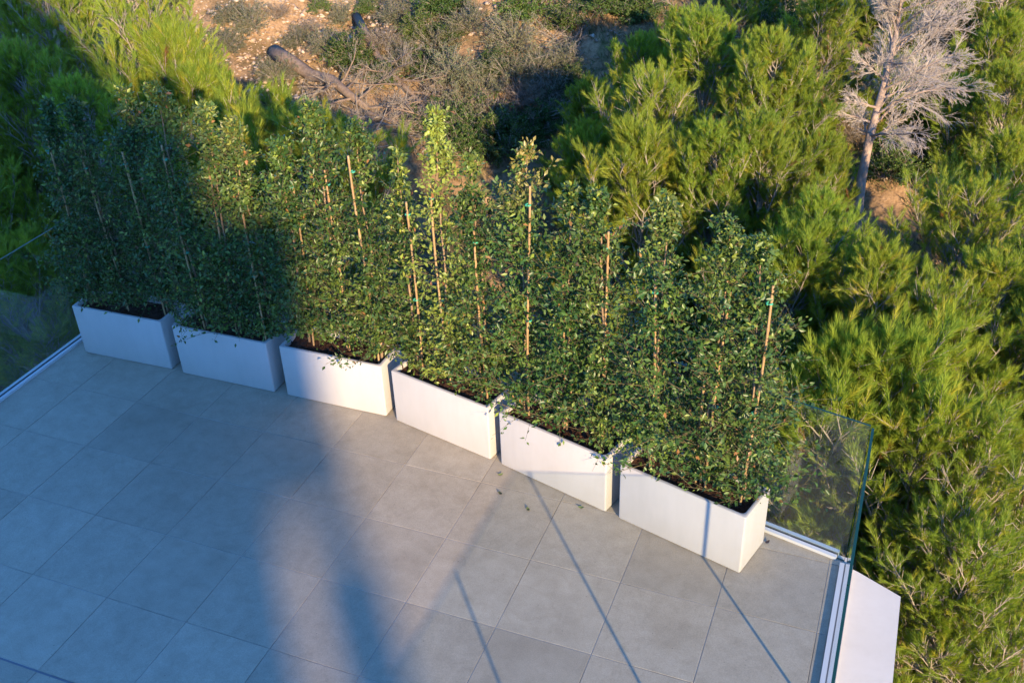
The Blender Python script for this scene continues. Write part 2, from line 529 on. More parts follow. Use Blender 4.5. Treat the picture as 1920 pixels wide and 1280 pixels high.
def clip(poly, inside_poly):
    out = poly
    n = len(inside_poly)
    for i in range(n):
        a = inside_poly[i]; b = inside_poly[(i + 1) % n]
        nx_, ny_ = -(b[1] - a[1]), b[0] - a[0]
        src = out; out = []
        for k in range(len(src)):
            p = src[k]; q2 = src[(k + 1) % len(src)]
            dp = (p[0] - a[0]) * nx_ + (p[1] - a[1]) * ny_; dq = (q2[0] - a[0]) * nx_ + (q2[1] - a[1]) * ny_
            if dp >= 0: out.append(p)
            if dp * dq < 0:
                t = dp / (dp - dq); out.append((p[0] + (q2[0] - p[0]) * t, p[1] + (q2[1] - p[1]) * t))
        if not out: return []
    return out
random.seed(3)
GAP = .0022
def tile_prism(pts):
    # tiny chamfer so that the tile edge catches light
    cx = sum(p[0] for p in pts) / len(pts); cy = sum(p[1] for p in pts) / len(pts)
    top = [(p[0] + (cx - p[0]) * .004, p[1] + (cy - p[1]) * .004) for p in pts]
    b = MB(); b.prism(pts, -.0030, -.0012); b2 = len(b.v)
    b.prism(pts, -.0012, 0.0, top=top)
    return b
full = None
T = .6
for i in range(-5, 7):
    for j in range(-10, 3):
        x0, y0 = i * T, j * T
        sq = [(x0 + GAP, y0 + GAP), (x0 + T - GAP, y0 + GAP), (x0 + T - GAP, y0 + T - GAP), (x0 + GAP, y0 + T - GAP)]
        if j == -4: sq = [sq[0], sq[1], (sq[2][0], sq[2][1] - .012), (sq[3][0], sq[3][1] - .012)]     # open slot line
        c = clip(sq, FLOOR)
        if len(c) < 3: continue
        area = abs(sum(c[k][0] * c[(k + 1) % len(c)][1] - c[(k + 1) % len(c)][0] * c[k][1] for k in range(len(c)))) / 2
        if area < .002: continue
        cx, cy = x0 + T / 2, y0 + T / 2
        loc = [(p[0] - cx, p[1] - cy) for p in c]
        if area > .3535 and j != -4:
            if full is None: full = tile_prism(loc).mesh('floor_tile', M['tile'])
            me = full
        else:
            me = tile_prism(loc).mesh('floor_tile', M['tile'])
        o = link('floor_tile', me, floor)
        o.location = (cx, cy, random.uniform(-.0006, .0006))
        o.rotation_euler = (random.uniform(-.0004, .0004), random.uniform(-.0004, .0004), 0)

sl = MB(); sl.box(-2.86, 3.65, -1.8148, -1.8022, -.0033, -.0016)
link('drain_slot', sl.mesh('drain_slot', M['gasket']), floor)

# parapet beyond the right-hand glass
pw = MB(); pw.prism([(3.744, -6.0), (4.062, -6.0), (4.040, .462), (3.779, .588), (3.744, .600)], -3.8, -.004)
tag(link('parapet_wall', pw.mesh('parapet_wall', M['wall'])), 'white rendered parapet ledge outside the right-hand glass balustrade', 'wall')

# ================================================================== glass balustrades
GH = 1.065
def balustrade(a, b, joints, label, ext0=0.0, ext1=0.0):
    a = Vector(a); b = Vector(b); d = (b - a); L = d.length; ang = math.atan2(d.y, d.x)
    root = empty('glass_balustrade', (a.x, a.y, 0), ang)
    tag(root, label, 'balustrade', 'frameless glass balustrades round the terrace')
    ch = MB(); ch.box(0, L, -.040, -.012, -.02, .022); ch.box(0, L, .012, .040, -.02, .022)
    link('base_channel', ch.mesh('base_channel', M['alu']), root)
    gk = MB(); gk.box(0, L, -.0115, -.0078, -.019, .019); gk.box(0, L, .0078, .0115, -.019, .019)
    link('gasket', gk.mesh('gasket', M['gasket']), root)
    js = [-ext0] + joints + [L + ext1]
    for s0, s1 in zip(js[:-1], js[1:]):
        w0, w1, t = s0 + .004, s1 - .004, .0075
        v = [(w0, -t, -.015), (w1, -t, -.015), (w1, t, -.015), (w0, t, -.015), (w0, -t, GH), (w1, -t, GH), (w1, t, GH), (w0, t, GH)]
        f = [(0, 1, 5, 4), (2, 3, 7, 6), (0, 3, 2, 1), (4, 5, 6, 7), (1, 2, 6, 5), (3, 0, 4, 7)]
        link('glass_pane', poly_mesh('glass_pane', v, f, [M['glass'], M['glass_edge']], [0, 0, 1, 1, 1, 1]), root)
    return root
balustrade((-2.904, -5.9), (-2.904, 1.525), [1.2, 2.4, 3.6, 4.8, 6.16], 'frameless glass balustrade on the shaded left edge of the terrace')
balustrade((-2.865, 1.566), (-.135, 1.566), [1.37], 'glass balustrade behind the three shaded planters at the back')
balustrade((-.095, 1.566), (3.640, .682), [1.28, 2.56], 'glass balustrade behind the three sunlit planters, ending at the right corner', 0, .052)
balustrade((3.702, .610), (3.702, -5.9), [1.265, 2.50, 3.67, 4.87], 'frameless glass balustrade along the right edge, seen almost edge-on beside the white ledge', .045, 0)

# ================================================================== planters
PL, PD, PH = .8945, .345, .4705
def rrect(x0, x1, y0, y1, r, n=4):
    pts = []
    for (cx, cy, a0) in ((x1 - r, y0 + r, -90), (x1 - r, y1 - r, 0), (x0 + r, y1 - r, 90), (x0 + r, y0 + r, 180)):
        for k in range(n + 1):
            a = R(a0 + 90 * k / n); pts.append((cx + r * math.cos(a), cy + r * math.sin(a)))
    return pts
def planter_mesh():
    rings = []
    def ring(inset, z, r): rings.append([(p[0], p[1], z) for p in rrect(inset, PL - inset, inset, PD - inset, r)])
    ring(.012, .0, .008); ring(.012, .008, .008); ring(.003, .010, .010); ring(.0, .016, .012); ring(.0, PH - .006, .012); ring(.002, PH - .002, .012); ring(.006, PH, .012)
    ring(.022, PH, .022); ring(.026, PH - .003, .03); ring(.028, PH - .010, .035); ring(.028, PH - .10, .035)
    n = len(rings[0]); v = [p for r_ in rings for p in r_]; f = []
    for k in range(len(rings) - 1):
        for i in range(n):
            j = (i + 1) % n
            f.append((k * n + i, k * n + j, (k + 1) * n + j, (k + 1) * n + i))
    f.append(tuple(reversed(range(n))))
    me = poly_mesh('planter_box', v, f, M['planter'], smooth=True)
    try: me.set_sharp_from_angle(angle=R(35))
    except Exception: pass
    return me
PM = planter_mesh()
def soil_mesh(seed):
    rng = np.random.default_rng(seed)
    nx_, ny_ = 40, 16
    xs = np.linspace(.029, PL - .029, nx_); ys = np.linspace(.029, PD - .029, ny_)
    X, Y = np.meshgrid(xs, ys); Zs = PH - .062 + .03 * vnoise(X * 9 + seed, Y * 9) + .02 * vnoise(X * 30, Y * 30 + seed)
    V = np.stack([X, Y, Zs], -1).reshape(-1, 3); idx = np.arange(nx_ * ny_).reshape(ny_, nx_)
    q = np.stack([idx[:-1, :-1], idx[:-1, 1:], idx[1:, 1:], idx[1:, :-1]], -1).reshape(-1, 4)
    F = np.concatenate([q[:, [0, 1, 2]], q[:, [0, 2, 3]]])
    # bark chips
    n = 260
    C = np.stack([rng.uniform(.04, PL - .06, n), rng.uniform(.04, PD - .05, n), np.full(n, PH - .035)], 1)
    D = unit(rng.normal(size=(n, 3)) * np.array([1, 1, .25])); cv, cf = leaves(C, D, rng.normal(0, .3, (n, 3)) + np.array([0, 0, 1.]), rng.uniform(.02, .05, n), rng.uniform(.008, .02, n))
    V2, F2 = join([(V, F), (cv, cf)])
    return tri_mesh('soil', V2, F2, M['soil'])

PLANT = [(-2.7097, 1.0548, 1.38), (-1.6973, 1.0624, .46), (-.6868, 1.0711, .11), (.3026, 1.0500, -13.31), (1.2640, .8229, -15.58), (2.2233, .5552, -15.50)]
PLAB = ['white rectangular planter box in deep shade, leftmost, beside the left glass',
        'white planter box in shade, second from left, with streaked front',
        'white planter box half in shade, third from left, at the bend of the row',
        'sunlit white planter box, fourth from left, first after the bend',
        'sunlit white planter box, second from the right, with three fallen leaves before it',
        'sunlit white planter box nearest the right-hand glass corner, crossed by a thin shadow']
planters = []
for k, (x, y, a) in enumerate(PLANT):
    root = empty('planter_box', (x, y, .001), R(a))
    tag(root, PLAB[k], 'planter', 'white planter boxes in a row')
    link('box', PM, root)
    link('soil', soil_mesh(k + 1), root)
    planters.append(root)

# ================================================================== hedge trees in the planters
def hedge_tree(seed, H, lean, tone, radius=.30, dens=1.0, bare=0.0):
    """returns meshes: trunk, twigs, crown, cane, ties (origin at soil level)"""
    rng = np.random.default_rng(seed)
    n = 14
    zt = np.linspace(-.05, H * .97, n)
    wob = np.cumsum(rng.normal(0, .008, (n, 2)), 0)
    P = np.stack([lean[0] * zt / H + wob[:, 0], lean[1] * zt / H + wob[:, 1], zt], 1)
    r = np.interp(zt, [0, H], [.012, .003])
    trunk = path_tube(P, r, 6)
    # laterals
    K = int(152 * dens * H / 1.9)
    t = rng.random(K) ** 1.3
    h = .02 + t * (H * .96)
    B = np.stack([np.interp(h, zt, P[:, 0]), np.interp(h, zt, P[:, 1]), h], 1)
    az = rng.random(K) * 6.283
    # crown profile: full at the base, uneven, pointed at top
    prof = np.interp(h / H, [0, .08, .45, .75, .92, 1.0], [1.15, 1.18, 1.0, .74, .36, .10]) * (.45 + 1.1 * vnoise(az * 1.3 + seed, h * 3.4 + seed))
    Ln = radius * prof * rng.uniform(.45, 1.1, K)
    el = rng.uniform(.25, 1.15, K) + .35 * (h / H > .85)
    D = np.stack([np.cos(az) * np.cos(el), np.sin(az) * np.cos(el), np.sin(el)], 1)
    Tn = B + D * Ln[:, None] + np.stack([np.zeros(K), np.zeros(K), -.12 * Ln], 1)
    tw = [tubes(B, Tn, np.full(K, .0032), np.full(K, .0016), 3)]
    # second order
    S = 4
    s = rng.uniform(.25, .95, (K, S))
    B2 = (B[:, None] + (Tn - B)[:, None] * s[..., None]).reshape(-1, 3)
    D2 = unit(np.repeat(D, S, 0) + rng.normal(0, .75, (K * S, 3)) + np.array([0, 0, .25]))
    L2 = np.repeat(Ln, S) * rng.uniform(.25, .6, K * S) + .03
    T2 = B2 + D2 * L2[:, None]
    tw.append(tubes(B2, T2, np.full(K * S, .0018), np.full(K * S, .001), 3))
    # leaves in pairs along both orders
    def along(b, tip, m):
        kk = len(b)
        s_ = (np.arange(m)[None] + rng.random((kk, m))) / m * .85 + .18
        pos = (b[:, None] + (tip - b)[:, None] * s_[..., None]).reshape(-1, 3)
        return pos, np.repeat(unit(tip - b), m, 0)
    p1, d1 = along(B, Tn, 7); p2, d2 = along(B2, T2, 7)
    pos = np.concatenate([p1, p2]); ax = np.concatenate([d1, d2])
    m_ = len(pos)
    rad = rand_dir(rng, m_)
    dirs = unit(ax * .55 + rad + np.array([0, 0, -.05]))
    nor = unit(rng.normal(0, .55, (m_, 3)) + np.array([.25, -.35, .8]))
    Lf = .017 + .033 * rng.random(m_) ** 1.2
    pos = pos + rng.normal(0, .012, (m_, 3))
    keep = pos[:, 2] > bare
    pos, dirs, nor, Lf = pos[keep], dirs[keep], nor[keep], Lf[keep]
    V, F = leaves(pos, dirs, nor, Lf, Lf * rng.uniform(.42, .58, len(Lf)))
    dark = np.array([.044, .098, .023]); mid = np.array([.118, .182, .034]); lite = np.array([.27, .33, .055]); bronze = np.array([.25, .19, .055])
    u = rng.random(len(pos)); hh = pos[:, 2] / H
    cl = vnoise(pos[:, 0] * 8 + seed * 3, pos[:, 2] * 6 + pos[:, 1] * 8)
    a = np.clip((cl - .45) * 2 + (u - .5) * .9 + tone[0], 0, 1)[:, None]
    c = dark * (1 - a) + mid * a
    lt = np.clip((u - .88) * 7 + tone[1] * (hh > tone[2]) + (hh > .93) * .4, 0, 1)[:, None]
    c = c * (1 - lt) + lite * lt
    if tone[3] > 0:
        bz = (np.clip((hh - .72) * 4, 0, 1) * tone[3] * (rng.random(len(pos)) < .6))[:, None]
        c = c * (1 - bz) + bronze * bz
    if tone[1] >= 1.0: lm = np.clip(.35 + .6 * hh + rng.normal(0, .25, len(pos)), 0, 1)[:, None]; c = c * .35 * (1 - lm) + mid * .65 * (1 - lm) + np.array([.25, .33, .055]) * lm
    old = (rng.random(len(pos)) > .992)[:, None]
    c = np.where(old, np.array([.28, .14, .05]), c)
    c = c * rng.uniform(.8, 1.2, (len(pos), 1))
    crown = (V, F, np.repeat(c, 4, 0))
    return trunk, join(tw), crown, P, zt

def hedge_build(name, planter, lx, ly, H, seed, lean, tone, cane, label, radius=.3, dens=1.0):
    trunk, twigs, crown, P, zt = hedge_tree(seed, H, lean, tone, radius, dens)
    pa = planter
    x = pa.location.x + math.cos(pa.rotation_euler.z) * lx - math.sin(pa.rotation_euler.z) * ly
    y = pa.location.y + math.sin(pa.rotation_euler.z) * lx + math.cos(pa.rotation_euler.z) * ly
    root = empty(name, (x, y, PH - .045))
    tag(root, label, 'hedge tree', 'staked evergreen trees in the planter boxes')
    link('trunk', tri_mesh('trunk', *trunk, M['hedge_bark'], smooth=True), root)
    cr = link('crown', tri_mesh('crown', crown[0], crown[1], M['leaf'], crown[2]), root); cr['kind'] = 'stuff'
    tg = link('twig_mass', tri_mesh('twig_mass', *twigs, M['hedge_twig']), cr); tg['kind'] = 'stuff'
    # bamboo cane with nodes, tied to the stem
    rng = np.random.default_rng(seed + 500)
    for (ox, oy, ch, tilt) in cane:
        nn = int(ch / .02)
        zz = np.linspace(-.04, ch, nn)
        rr = np.full(nn, .0078); rr[::9] = .0104
        Pc = np.stack([ox + tilt * zz + .012 * np.sin(zz * 2.3 + ox * 90), oy + .012 * np.sin(zz * 1.9 + seed), zz], 1)
        link('bamboo_cane', tri_mesh('bamboo_cane', *path_tube(Pc, rr, 7), M['bamboo'], smooth=True), root)
        for hz in (ch * .45, ch * .93):
            cx, cy, rad = ox + tilt * hz, oy, .015
            th = np.linspace(0, 2 * np.pi, 13)
            ring = np.stack([cx + rad * np.cos(th), cy + rad * np.sin(th), np.full(13, hz)], 1)
            link('tie', tri_mesh('tie', *path_tube(ring, .0065, 5, False), M['tie']), root)
    return root
hd = random.Random(21)
HT = [ # planter, local x, height above soil, tone(mid shift, light amount, from height, bronze), radius, words
 (0, .13, 1.80, (0, .0, 1, 0), .30, 'leftmost of all, leaning outline against the dark glass'),
 (0, .45, 1.82, (0, .0, 1, 0), .28, 'middle tree of the leftmost planter, fully shaded'),
 (0, .80, 1.92, (0, .1, .8, 0), .30, 'right tree of the leftmost planter, with tall pale cane top'),
 (1, .24, 2.05, (0, .1, .8, 0), .31, 'left tree of the second planter, crown reaching into shade edge'),
 (1, .55, 1.92, (.1, .2, .8, .2), .27, 'middle tree of the second planter, sunlit only at the tip'),
 (1, .82, 1.82, (.15, .25, .7, .3), .27, 'right tree of the second planter, bronze-tinted sunlit top'),
 (2, .16, 1.70, (.2, .25, .6, 0), .27, 'left tree of the third planter, cane end standing clear above leaves'),
 (2, .50, 2.00, (.2, .15, .7, 0), .30, 'middle tree of the third planter, bright green pointed top'),
 (2, .80, 1.88, (.15, .15, .7, 0), .27, 'right tree of the third planter with bare stem low down'),
 (3, .10, 1.74, (.2, .8, .5, 0), .19, 'slender left tree of the fourth planter with yellow-green tip'),
 (3, .42, 2.14, (.5, 1.0, .05, 0), .20, 'tallest light yellow-green tree in the fourth planter'),
 (3, .75, 1.84, (.1, .1, .8, .2), .29, 'right tree of the fourth planter, dark glossy green'),
 (4, .12, 1.98, (.05, .05, .8, .9), .29, 'left tree of the fifth planter with bronze-brown crown'),
 (4, .44, 1.80, (.05, .1, .8, .2), .28, 'middle tree of the fifth planter, dense dark green'),
 (4, .78, 1.86, (.1, .15, .8, 0), .27, 'right tree of the fifth planter with two pale canes'),
 (5, .15, 1.90, (.05, .15, .7, .3), .29, 'left tree of the sixth planter, olive-tinted top'),
 (5, .50, 1.90, (.05, .05, .8, .1), .30, 'middle tree of the sixth planter with green tie on cane'),
 (5, .80, 1.80, (.1, .05, .8, 0), .29, 'rightmost tree of the row, dark leaves against the pines'),
]
for i, (p, lx, H, tone, rad, words) in enumerate(HT):
    canes = [(hd.uniform(-.05, .05) + .018, -.035 + hd.uniform(-.05, .03), H * hd.uniform(.72, .90), hd.uniform(-.02, .02))]
    if i in (0, 8, 11, 14, 16): canes.append((-.03, .0, H * .5, .012))
    hedge_build('hedge_tree', planters[p], lx, PD / 2 + hd.uniform(-.03, .03), H, 100 + i, (hd.uniform(-.06, .06), hd.uniform(-.03, .05)), tone, canes,
                'staked evergreen hedge tree, ' + words, rad, 1.25 if rad > .24 else .85)

# fallen leaves on the tiles
lf = [(1.304, .715, 40, 'green fallen leaf lying closest to the fourth planter', (.16, .20, .05)), (1.378, .527, 150, 'small dark fallen leaf on the tiles, middle of three', (.04, .05, .02)),
      (1.619, .437, 130, 'curled olive fallen leaf on the tiles, farthest from the planters', (.09, .11, .03)), (1.954, .575, 10, 'green fallen leaf at the foot of the fifth planter', (.12, .17, .05)),
      (3.20, .655, 60, 'tiny dark dry leaf behind the right end of the sixth planter', (.05, .03, .02))]
for (x, y, a, lab, c) in lf:
    n = 7; vs = []; fs = []
    L, W = .042, .022
    for k in range(n):
        s = k / (n - 1); w = W * .5 * math.sin(math.pi * min(1, s * .96 + .02)) ** .8
        z = .004 + .010 * (s - .5) ** 2 * 4
        vs += [((s - .5) * L, -w, z + w * .35), ((s - .5) * L, 0, z), ((s - .5) * L, w, z + w * .35)]
    for k in range(n - 1):
        o = k * 3
        fs += [(o, o + 1, o + 4, o + 3), (o + 1, o + 2, o + 5, o + 4)]
    o = link('fallen_leaf', poly_mesh('fallen_leaf', vs, fs, plain('fallen_leaf_skin', c, .5), smooth=True))
    o.location = (x, y, .0005); o.rotation_euler = (0, 0, R(a))
    tag(o, lab, 'leaf', 'fallen leaves on the tiles')

# ================================================================== pines
def pine_parts(seed, H, Rr, nmain, needles=68, low=.08, leafy=.93):
    rng = np.random.default_rng(seed)
    n = 12
    zt = np.linspace(-.3, H, n)
    wob = np.cumsum(rng.normal(0, .03, (n, 2)), 0); wob -= wob[0]
    P = np.stack([wob[:, 0], wob[:, 1], zt], 1)
    r = np.interp(zt, [-.3, H], [.016 * H + .02, .006])
    parts = [path_tube(P, r, 8)]
    tw = []; shoots = []
    at = lambda h: np.array([np.interp(h, zt, P[:, k]) for k in range(3)])
    for i in range(nmain):
        t = low + (1 - low) * ((i + rng.random()) / nmain)
        h = t * H * .985; base = at(h)
        az = i * 2.399 + rng.normal(0, .4)
        prof = np.interp(t, [low, .35, .55, .8, 1.0], [.75, .95, 1.0, .62, .16])
        L = Rr * prof * rng.uniform(.75, 1.15)
        el = np.interp(t, [low, .5, 1.0], [.25, .68, 1.25]) + rng.normal(0, .15)
        d = np.array([math.cos(az) * math.cos(el), math.sin(az) * math.cos(el), math.sin(el)])
        ss = np.linspace(0, 1, 6)[:, None]
        side = np.array([-d[1], d[0], 0]) * rng.normal(0, .15)
        Q = base + d * L * ss + (np.array([0, 0, .40]) + side) * L * ss ** 2
        rr = np.interp(ss[:, 0], [0, 1], [.010 + .012 * L, .004])
        parts.append(path_tube(Q, rr, 5, False))
        shoots.append((Q[-2], Q[-1] + unit(Q[-1] - Q[-2]) * .06))
        ns = 5 + int(L * 8)
        for k in range(ns):
            s = .32 + .67 * (k + rng.random()) / ns
            b = np.array([np.interp(s, ss[:, 0], Q[:, c]) for c in range(3)])
            tang = unit(Q[min(5, int(s * 5) + 1)] - Q[int(s * 5)]) if s < 1 else d
            sd = unit(np.cross(tang, np.array([0, 0, 1.]))) * (1 if k % 2 else -1)
            d2 = unit(tang * .75 + sd * rng.uniform(.3, 1.0) + np.array([0, 0, rng.uniform(.0, .6)]))
            L2 = (.34 * L * (1.1 - .6 * s) + .10) * rng.uniform(.7, 1.2)
            e2 = b + d2 * L2 + np.array([0, 0, .12 * L2])
            tw.append((b, e2, .0068, .0032))
            if leafy > .9 or rng.random() < .6: shoots.append((b + (e2 - b) * .7, e2 + d2 * .05))
            nt_ = 5 + int(L2 * 11)
            for q_ in range(nt_):
                s2 = .38 + .60 * (q_ + rng.random()) / nt_
                b3 = b + (e2 - b) * s2
                d3 = unit(d2 * .7 + rng.normal(0, .45, 3) + np.array([0, 0, .55]))
                L3 = rng.uniform(.10, .22)
                e3 = b3 + d3 * L3
                tw.append((b3, e3, .0036, .0020))
                if rng.random() < leafy: shoots.append((b3 + (e3 - b3) * .35, e3 + d3 * .03))
    wood = join(parts)
    tw_a = [np.array([x[k] for x in tw]) for k in range(4)]
    twig = tubes(tw_a[0], tw_a[1], tw_a[2], tw_a[3], 3)
    A = np.array([s[0] for s in shoots]); B = np.array([s[1] for s in shoots]); ns = len(A)
    s = rng.random((ns, needles)) ** .8
    pos = A[:, None] + (B - A)[:, None] * s[..., None]
    ax = unit(B - A)[:, None, :]
    rad = rand_dir(rng, ns * needles).reshape(ns, needles, 3)
    rad = unit(rad - ax * np.sum(rad * ax, -1, keepdims=True))
    th = rng.uniform(.25, .85, (ns, needles, 1)) * (1.15 - .55 * s[..., None])
    nd = ax * np.cos(th) + rad * np.sin(th) + np.array([0, 0, .10])
    nd = unit(nd)
    ln = rng.uniform(.050, .092, (ns, needles, 1))
    tip = pos + nd * ln
    wdir = unit(np.cross(nd, rand_dir(rng, ns * needles).reshape(ns, needles, 3))) * .0022
    V = np.stack([pos - wdir, pos + wdir, tip], 2).reshape(-1, 3)
    F = np.arange(len(V)).reshape(-1, 3)
    # colour per shoot
    u = rng.random((ns, 1))
    g0 = np.array([.22, .33, .045]); g1 = np.array([.36, .44, .055]); g2 = np.array([.44, .44, .055])
    c = g0 * (1 - u) + g1 * u
    c = np.where(rng.random((ns, 1)) > .93, g2, c)
    c = np.where(rng.random((ns, 1)) > .996, np.array([.30, .17, .06]), c)
    c = np.repeat(c, needles, 0) * rng.uniform(.8, 1.2, (ns * needles, 1))
    return (tri_mesh('trunk', *wood, M['pine_bark'], smooth=True), tri_mesh('crown', V, F, M['needle'], np.repeat(c, 3, 0)), tri_mesh('twig_mass', *twig, M['twig']))

PROTO = []
for (sd, H, Rr, nm) in ((1, 4.2, 1.25, 44), (2, 4.2, 1.1, 40), (3, 3.2, 1.0, 36), (4, 5.0, 1.4, 46), (5, 2.4, .80, 28)):
    PROTO.append((H, pine_parts(sd, H, Rr, nm)))
for (sd, H, Rr, nm) in ((6, 4.2, 1.3, 40), (7, 3.4, 1.15, 34)):      # thin-crowned pines with many bare twigs
    PROTO.append((H, pine_parts(sd, H, Rr, nm, 60, .12, .64)))
def pine(x, y, ztop, k, label, rz=0.0, tilt=(0, 0), zbase=None):
    zb = tz(x, y) if zbase is None else zbase
    H, (tm, cm, wm) = PROTO[k]
    s = max(.78, min(1.2, (ztop - zb) / H))
    zb = min(zb, ztop - H * s)
    root = empty('pine_tree', (x, y, zb), rz)
    root.scale = (s, s, (ztop - zb) / H)
    root.rotation_euler = (tilt[0], tilt[1], rz)
    tag(root, label, 'pine tree', 'young pines on the slope around the terrace')
    link('trunk', tm, root)
    c = link('crown', cm, root); c['kind'] = 'stuff'
    t = link('twig_mass', wm, c); t['kind'] = 'stuff'
    return root
def at(u, v, d):
    w = fwd + right * ((u - 960) / 1932.) - up * ((v - 640) / 1932.)
    return CAM + w.normalized() * d
PINES = [ # crown top as seen, distance, prototype, label
 (1110, 185, 14.8, 2, 'bright yellow-green pine at the left end of the grove above the hedge'),
 (1190, 105, 15.2, 1, 'bright pine second from the left in the grove above the hedge'),
 (1260, 60, 15.6, 1, 'slim pine behind the grove, touching the brown brushwood'),
 (1325, 75, 13.6, 0, 'tall sunlit pine in the centre of the right-hand grove'),
 (1245, 185, 12.2, 5, 'pine in front of the grove centre with pale bare limbs'),
 (1145, 290, 12.6, 2, 'small pine at the left foot of the grove'),
 (1180, 300, 11.2, 2, 'low pine right behind the fifth planter hedge'),
 (1410, 120, 12.6, 1, 'bushy pine on the right flank of the grove'),
 (1330, 280, 11.2, 1, 'pine behind the sixth planter hedge, left one'),
 (1500, 150, 13.0, 1, 'pine left of the dead grey tree with dense bright needles'),
 (1450, 280, 11.2, 0, 'pine behind the sixth planter hedge, right one'),
 (1515, 300, 11.8, 1, 'pine touching the trunk of the dead grey tree on its left'),
 (1545, 420, 10.2, 1, 'pine whose crown covers the foot of the dead grey tree'),
 (1480, 500, 9.8, 2, 'pine just behind the rightmost hedge tree'),
 (1640, 520, 9.6, 1, 'yellow-green pine beyond the right glass corner'),
 (1555, 715, 8.8, 4, 'low pine seen through the corner glass pane'),
 (1610, 770, 9.3, 4, 'low pine right against the outer side of the corner glass'),
 (1700, 700, 9.0, 4, 'short pine right of the corner glass'),
 (1830, 720, 9.6, 2, 'pine between the two broad pines at the right edge'),
 (1500, 860, 9.2, 6, 'lowest pine behind the corner glass, below the others'),
 (1790, 400, 11.2, 6, 'pine with bare pale twigs near the right edge, below the dead tree'),
 (1910, 300, 12.4, 1, 'dark green pine at the right edge beside the dead tree'),
 (1880, 540, 10.2, 0, 'pine at the right edge halfway down'),
 (1760, 610, 9.4, 5, 'broad pine with twiggy gaps right of the glass corner'),
 (1860, 800, 8.8, 5, 'pine with pale branching limbs near the lower right'),
 (1735, 870, 8.6, 6, 'pine close beyond the end of the white ledge'),
 (1890, 1040, 8.2, 5, 'pine with visible pale trunk at the lower right corner'),
 (1770, 1130, 8.4, 6, 'thin-crowned pine beside the white ledge at the bottom'),
 (1440, -60, 17.5, 3, 'dark green pine far behind, left of the dead tree top'),
 (1540, 10, 15.6, 1, 'deep green pine partly hidden by the dead tree crown'),
 (1330, -80, 19.0, 0, 'distant pine at the top edge above the grove'),
 (1890, -90, 18.5, 3, 'dark distant pine at the top right corner'),
 (1810, 190, 15.6, 2, 'pine right of the dead tree, half way up its crown'),
 (1900, 170, 15.0, 1, 'pine at the right edge level with the dead tree crown'),
 (1700, 150, 16.0, 4, 'small pine seen through the dead tree crown'),
 (1850, 60, 17.0, 1, 'dark pine behind the dead tree crown on the right'),
 (1660, 10, 17.5, 2, 'dark pine behind the dead tree crown'),
 (2120, 420, 11.0, 3, 'pine just beyond the right edge, shading the ground below the dead tree'),
 (2160, 640, 9.6, 0, 'pine beyond the right edge, further down the slope'),
 (60, -60, 14.5, 3, 'big shaded pine in the top left corner'),
 (235, -30, 13.6, 5, 'sunlit pine left of the bare ochre slope'),
 (20, 150, 12.5, 1, 'shaded pine at the left edge above the terrace'),
 (325, 130, 12.8, 4, 'small bright pine below the ochre slope, behind the shaded hedge'),
 (395, 205, 12.4, 4, 'small lit pine left of the thick fallen trunk'),
 (460, 270, 11.8, 4, 'low lit pine below the fork of the thick fallen trunk'),
 (160, 200, 11.6, 1, 'shaded pine directly behind the leftmost planter'),
 (610, 290, 11.2, 4, 'pine tip showing above the third planter hedge'),
 (-60, 330, 11.8, 0, 'dark pine cut by the left edge beyond the glass'),
 (40, 500, 11.2, 2, 'low dark pine under the left glass'),
 (-230, 200, 12.6, 3, 'tall pine added left of the terrace, just out of view, to screen the sky'),  # unseen pine added to keep sky light off the far left
 (-420, 330, 12.4, 3, 'tall pine added further left along the slope, out of view, to deepen the shade'),  # second unseen pine, added to darken the ground beyond the left glass
]
rr_ = random.Random(8)
for (u, v, d, k, lab) in PINES:
    p = at(u, v, d)
    pine(p.x, p.y, p.z, k, lab, rr_.uniform(0, 6.28), (rr_.uniform(-.05, .05), rr_.uniform(-.05, .05)))

# ================================================================== dead and fallen trees
def grow(rng, segs, p, d, L, r, level, spec):
    """recursive dead branching; segs gets (p0, p1, r0, r1, level)"""
    nseg = 4 if level < 2 else (3 if level == 2 else 2)
    pts = [p]; dd = d.copy(); step = L / nseg
    for k in range(nseg):
        dd = unit(dd + rng.normal(0, spec['wig'], 3) + spec['droop'] * np.array([0, 0, 1.0]) * (level > 0))
        q = pts[-1] + dd * step
        if spec.get('floor') is not None:
            fz = spec['floor'](q[0], q[1]) + .01
            if q[2] < fz: q[2] = fz; dd[2] = abs(dd[2]) * .3
        r0 = r * (1 - .75 * k / nseg); r1 = r * (1 - .75 * (k + 1) / nseg)
        segs.append((pts[-1], q, r0, r1, level)); pts.append(q)
    if level >= spec['levels']: return
    nb = spec['n'][level]
    for k in range(nb):
        s = spec['start'][level] + (1 - spec['start'][level]) * (k + rng.random()) / nb
        i = min(nseg - 1, int(s * nseg)); f = s * nseg - i
        b = pts[i] + (pts[i + 1] - pts[i]) * f
        t = unit(pts[i + 1] - pts[i])
        nd = unit(t * spec['fwd'] + unit(rng.normal(size=3)) * spec['spread'] + np.array([0, 0, spec['lift']]))
        grow(rng, segs, b, nd, L * spec['ratio'][level] * rng.uniform(.6, 1.2) * (1.15 - .6 * s), r * .42 * (1.05 - .5 * s), level + 1, spec)

def seg_meshes(segs, split, mat_trunk, mat_twig):
    def pick(cond, sides):
        s = [x for x in segs if cond(x[4])]
        return tubes(np.array([x[0] for x in s]), np.array([x[1] for x in s]), np.maximum([x[2] for x in s], .0017), np.maximum([x[3] for x in s], .0011), sides)
    return tri_mesh('trunk', *pick(lambda l: l <= split, 7), mat_trunk, smooth=True), tri_mesh('crown', *pick(lambda l: l > split, 3), mat_twig)

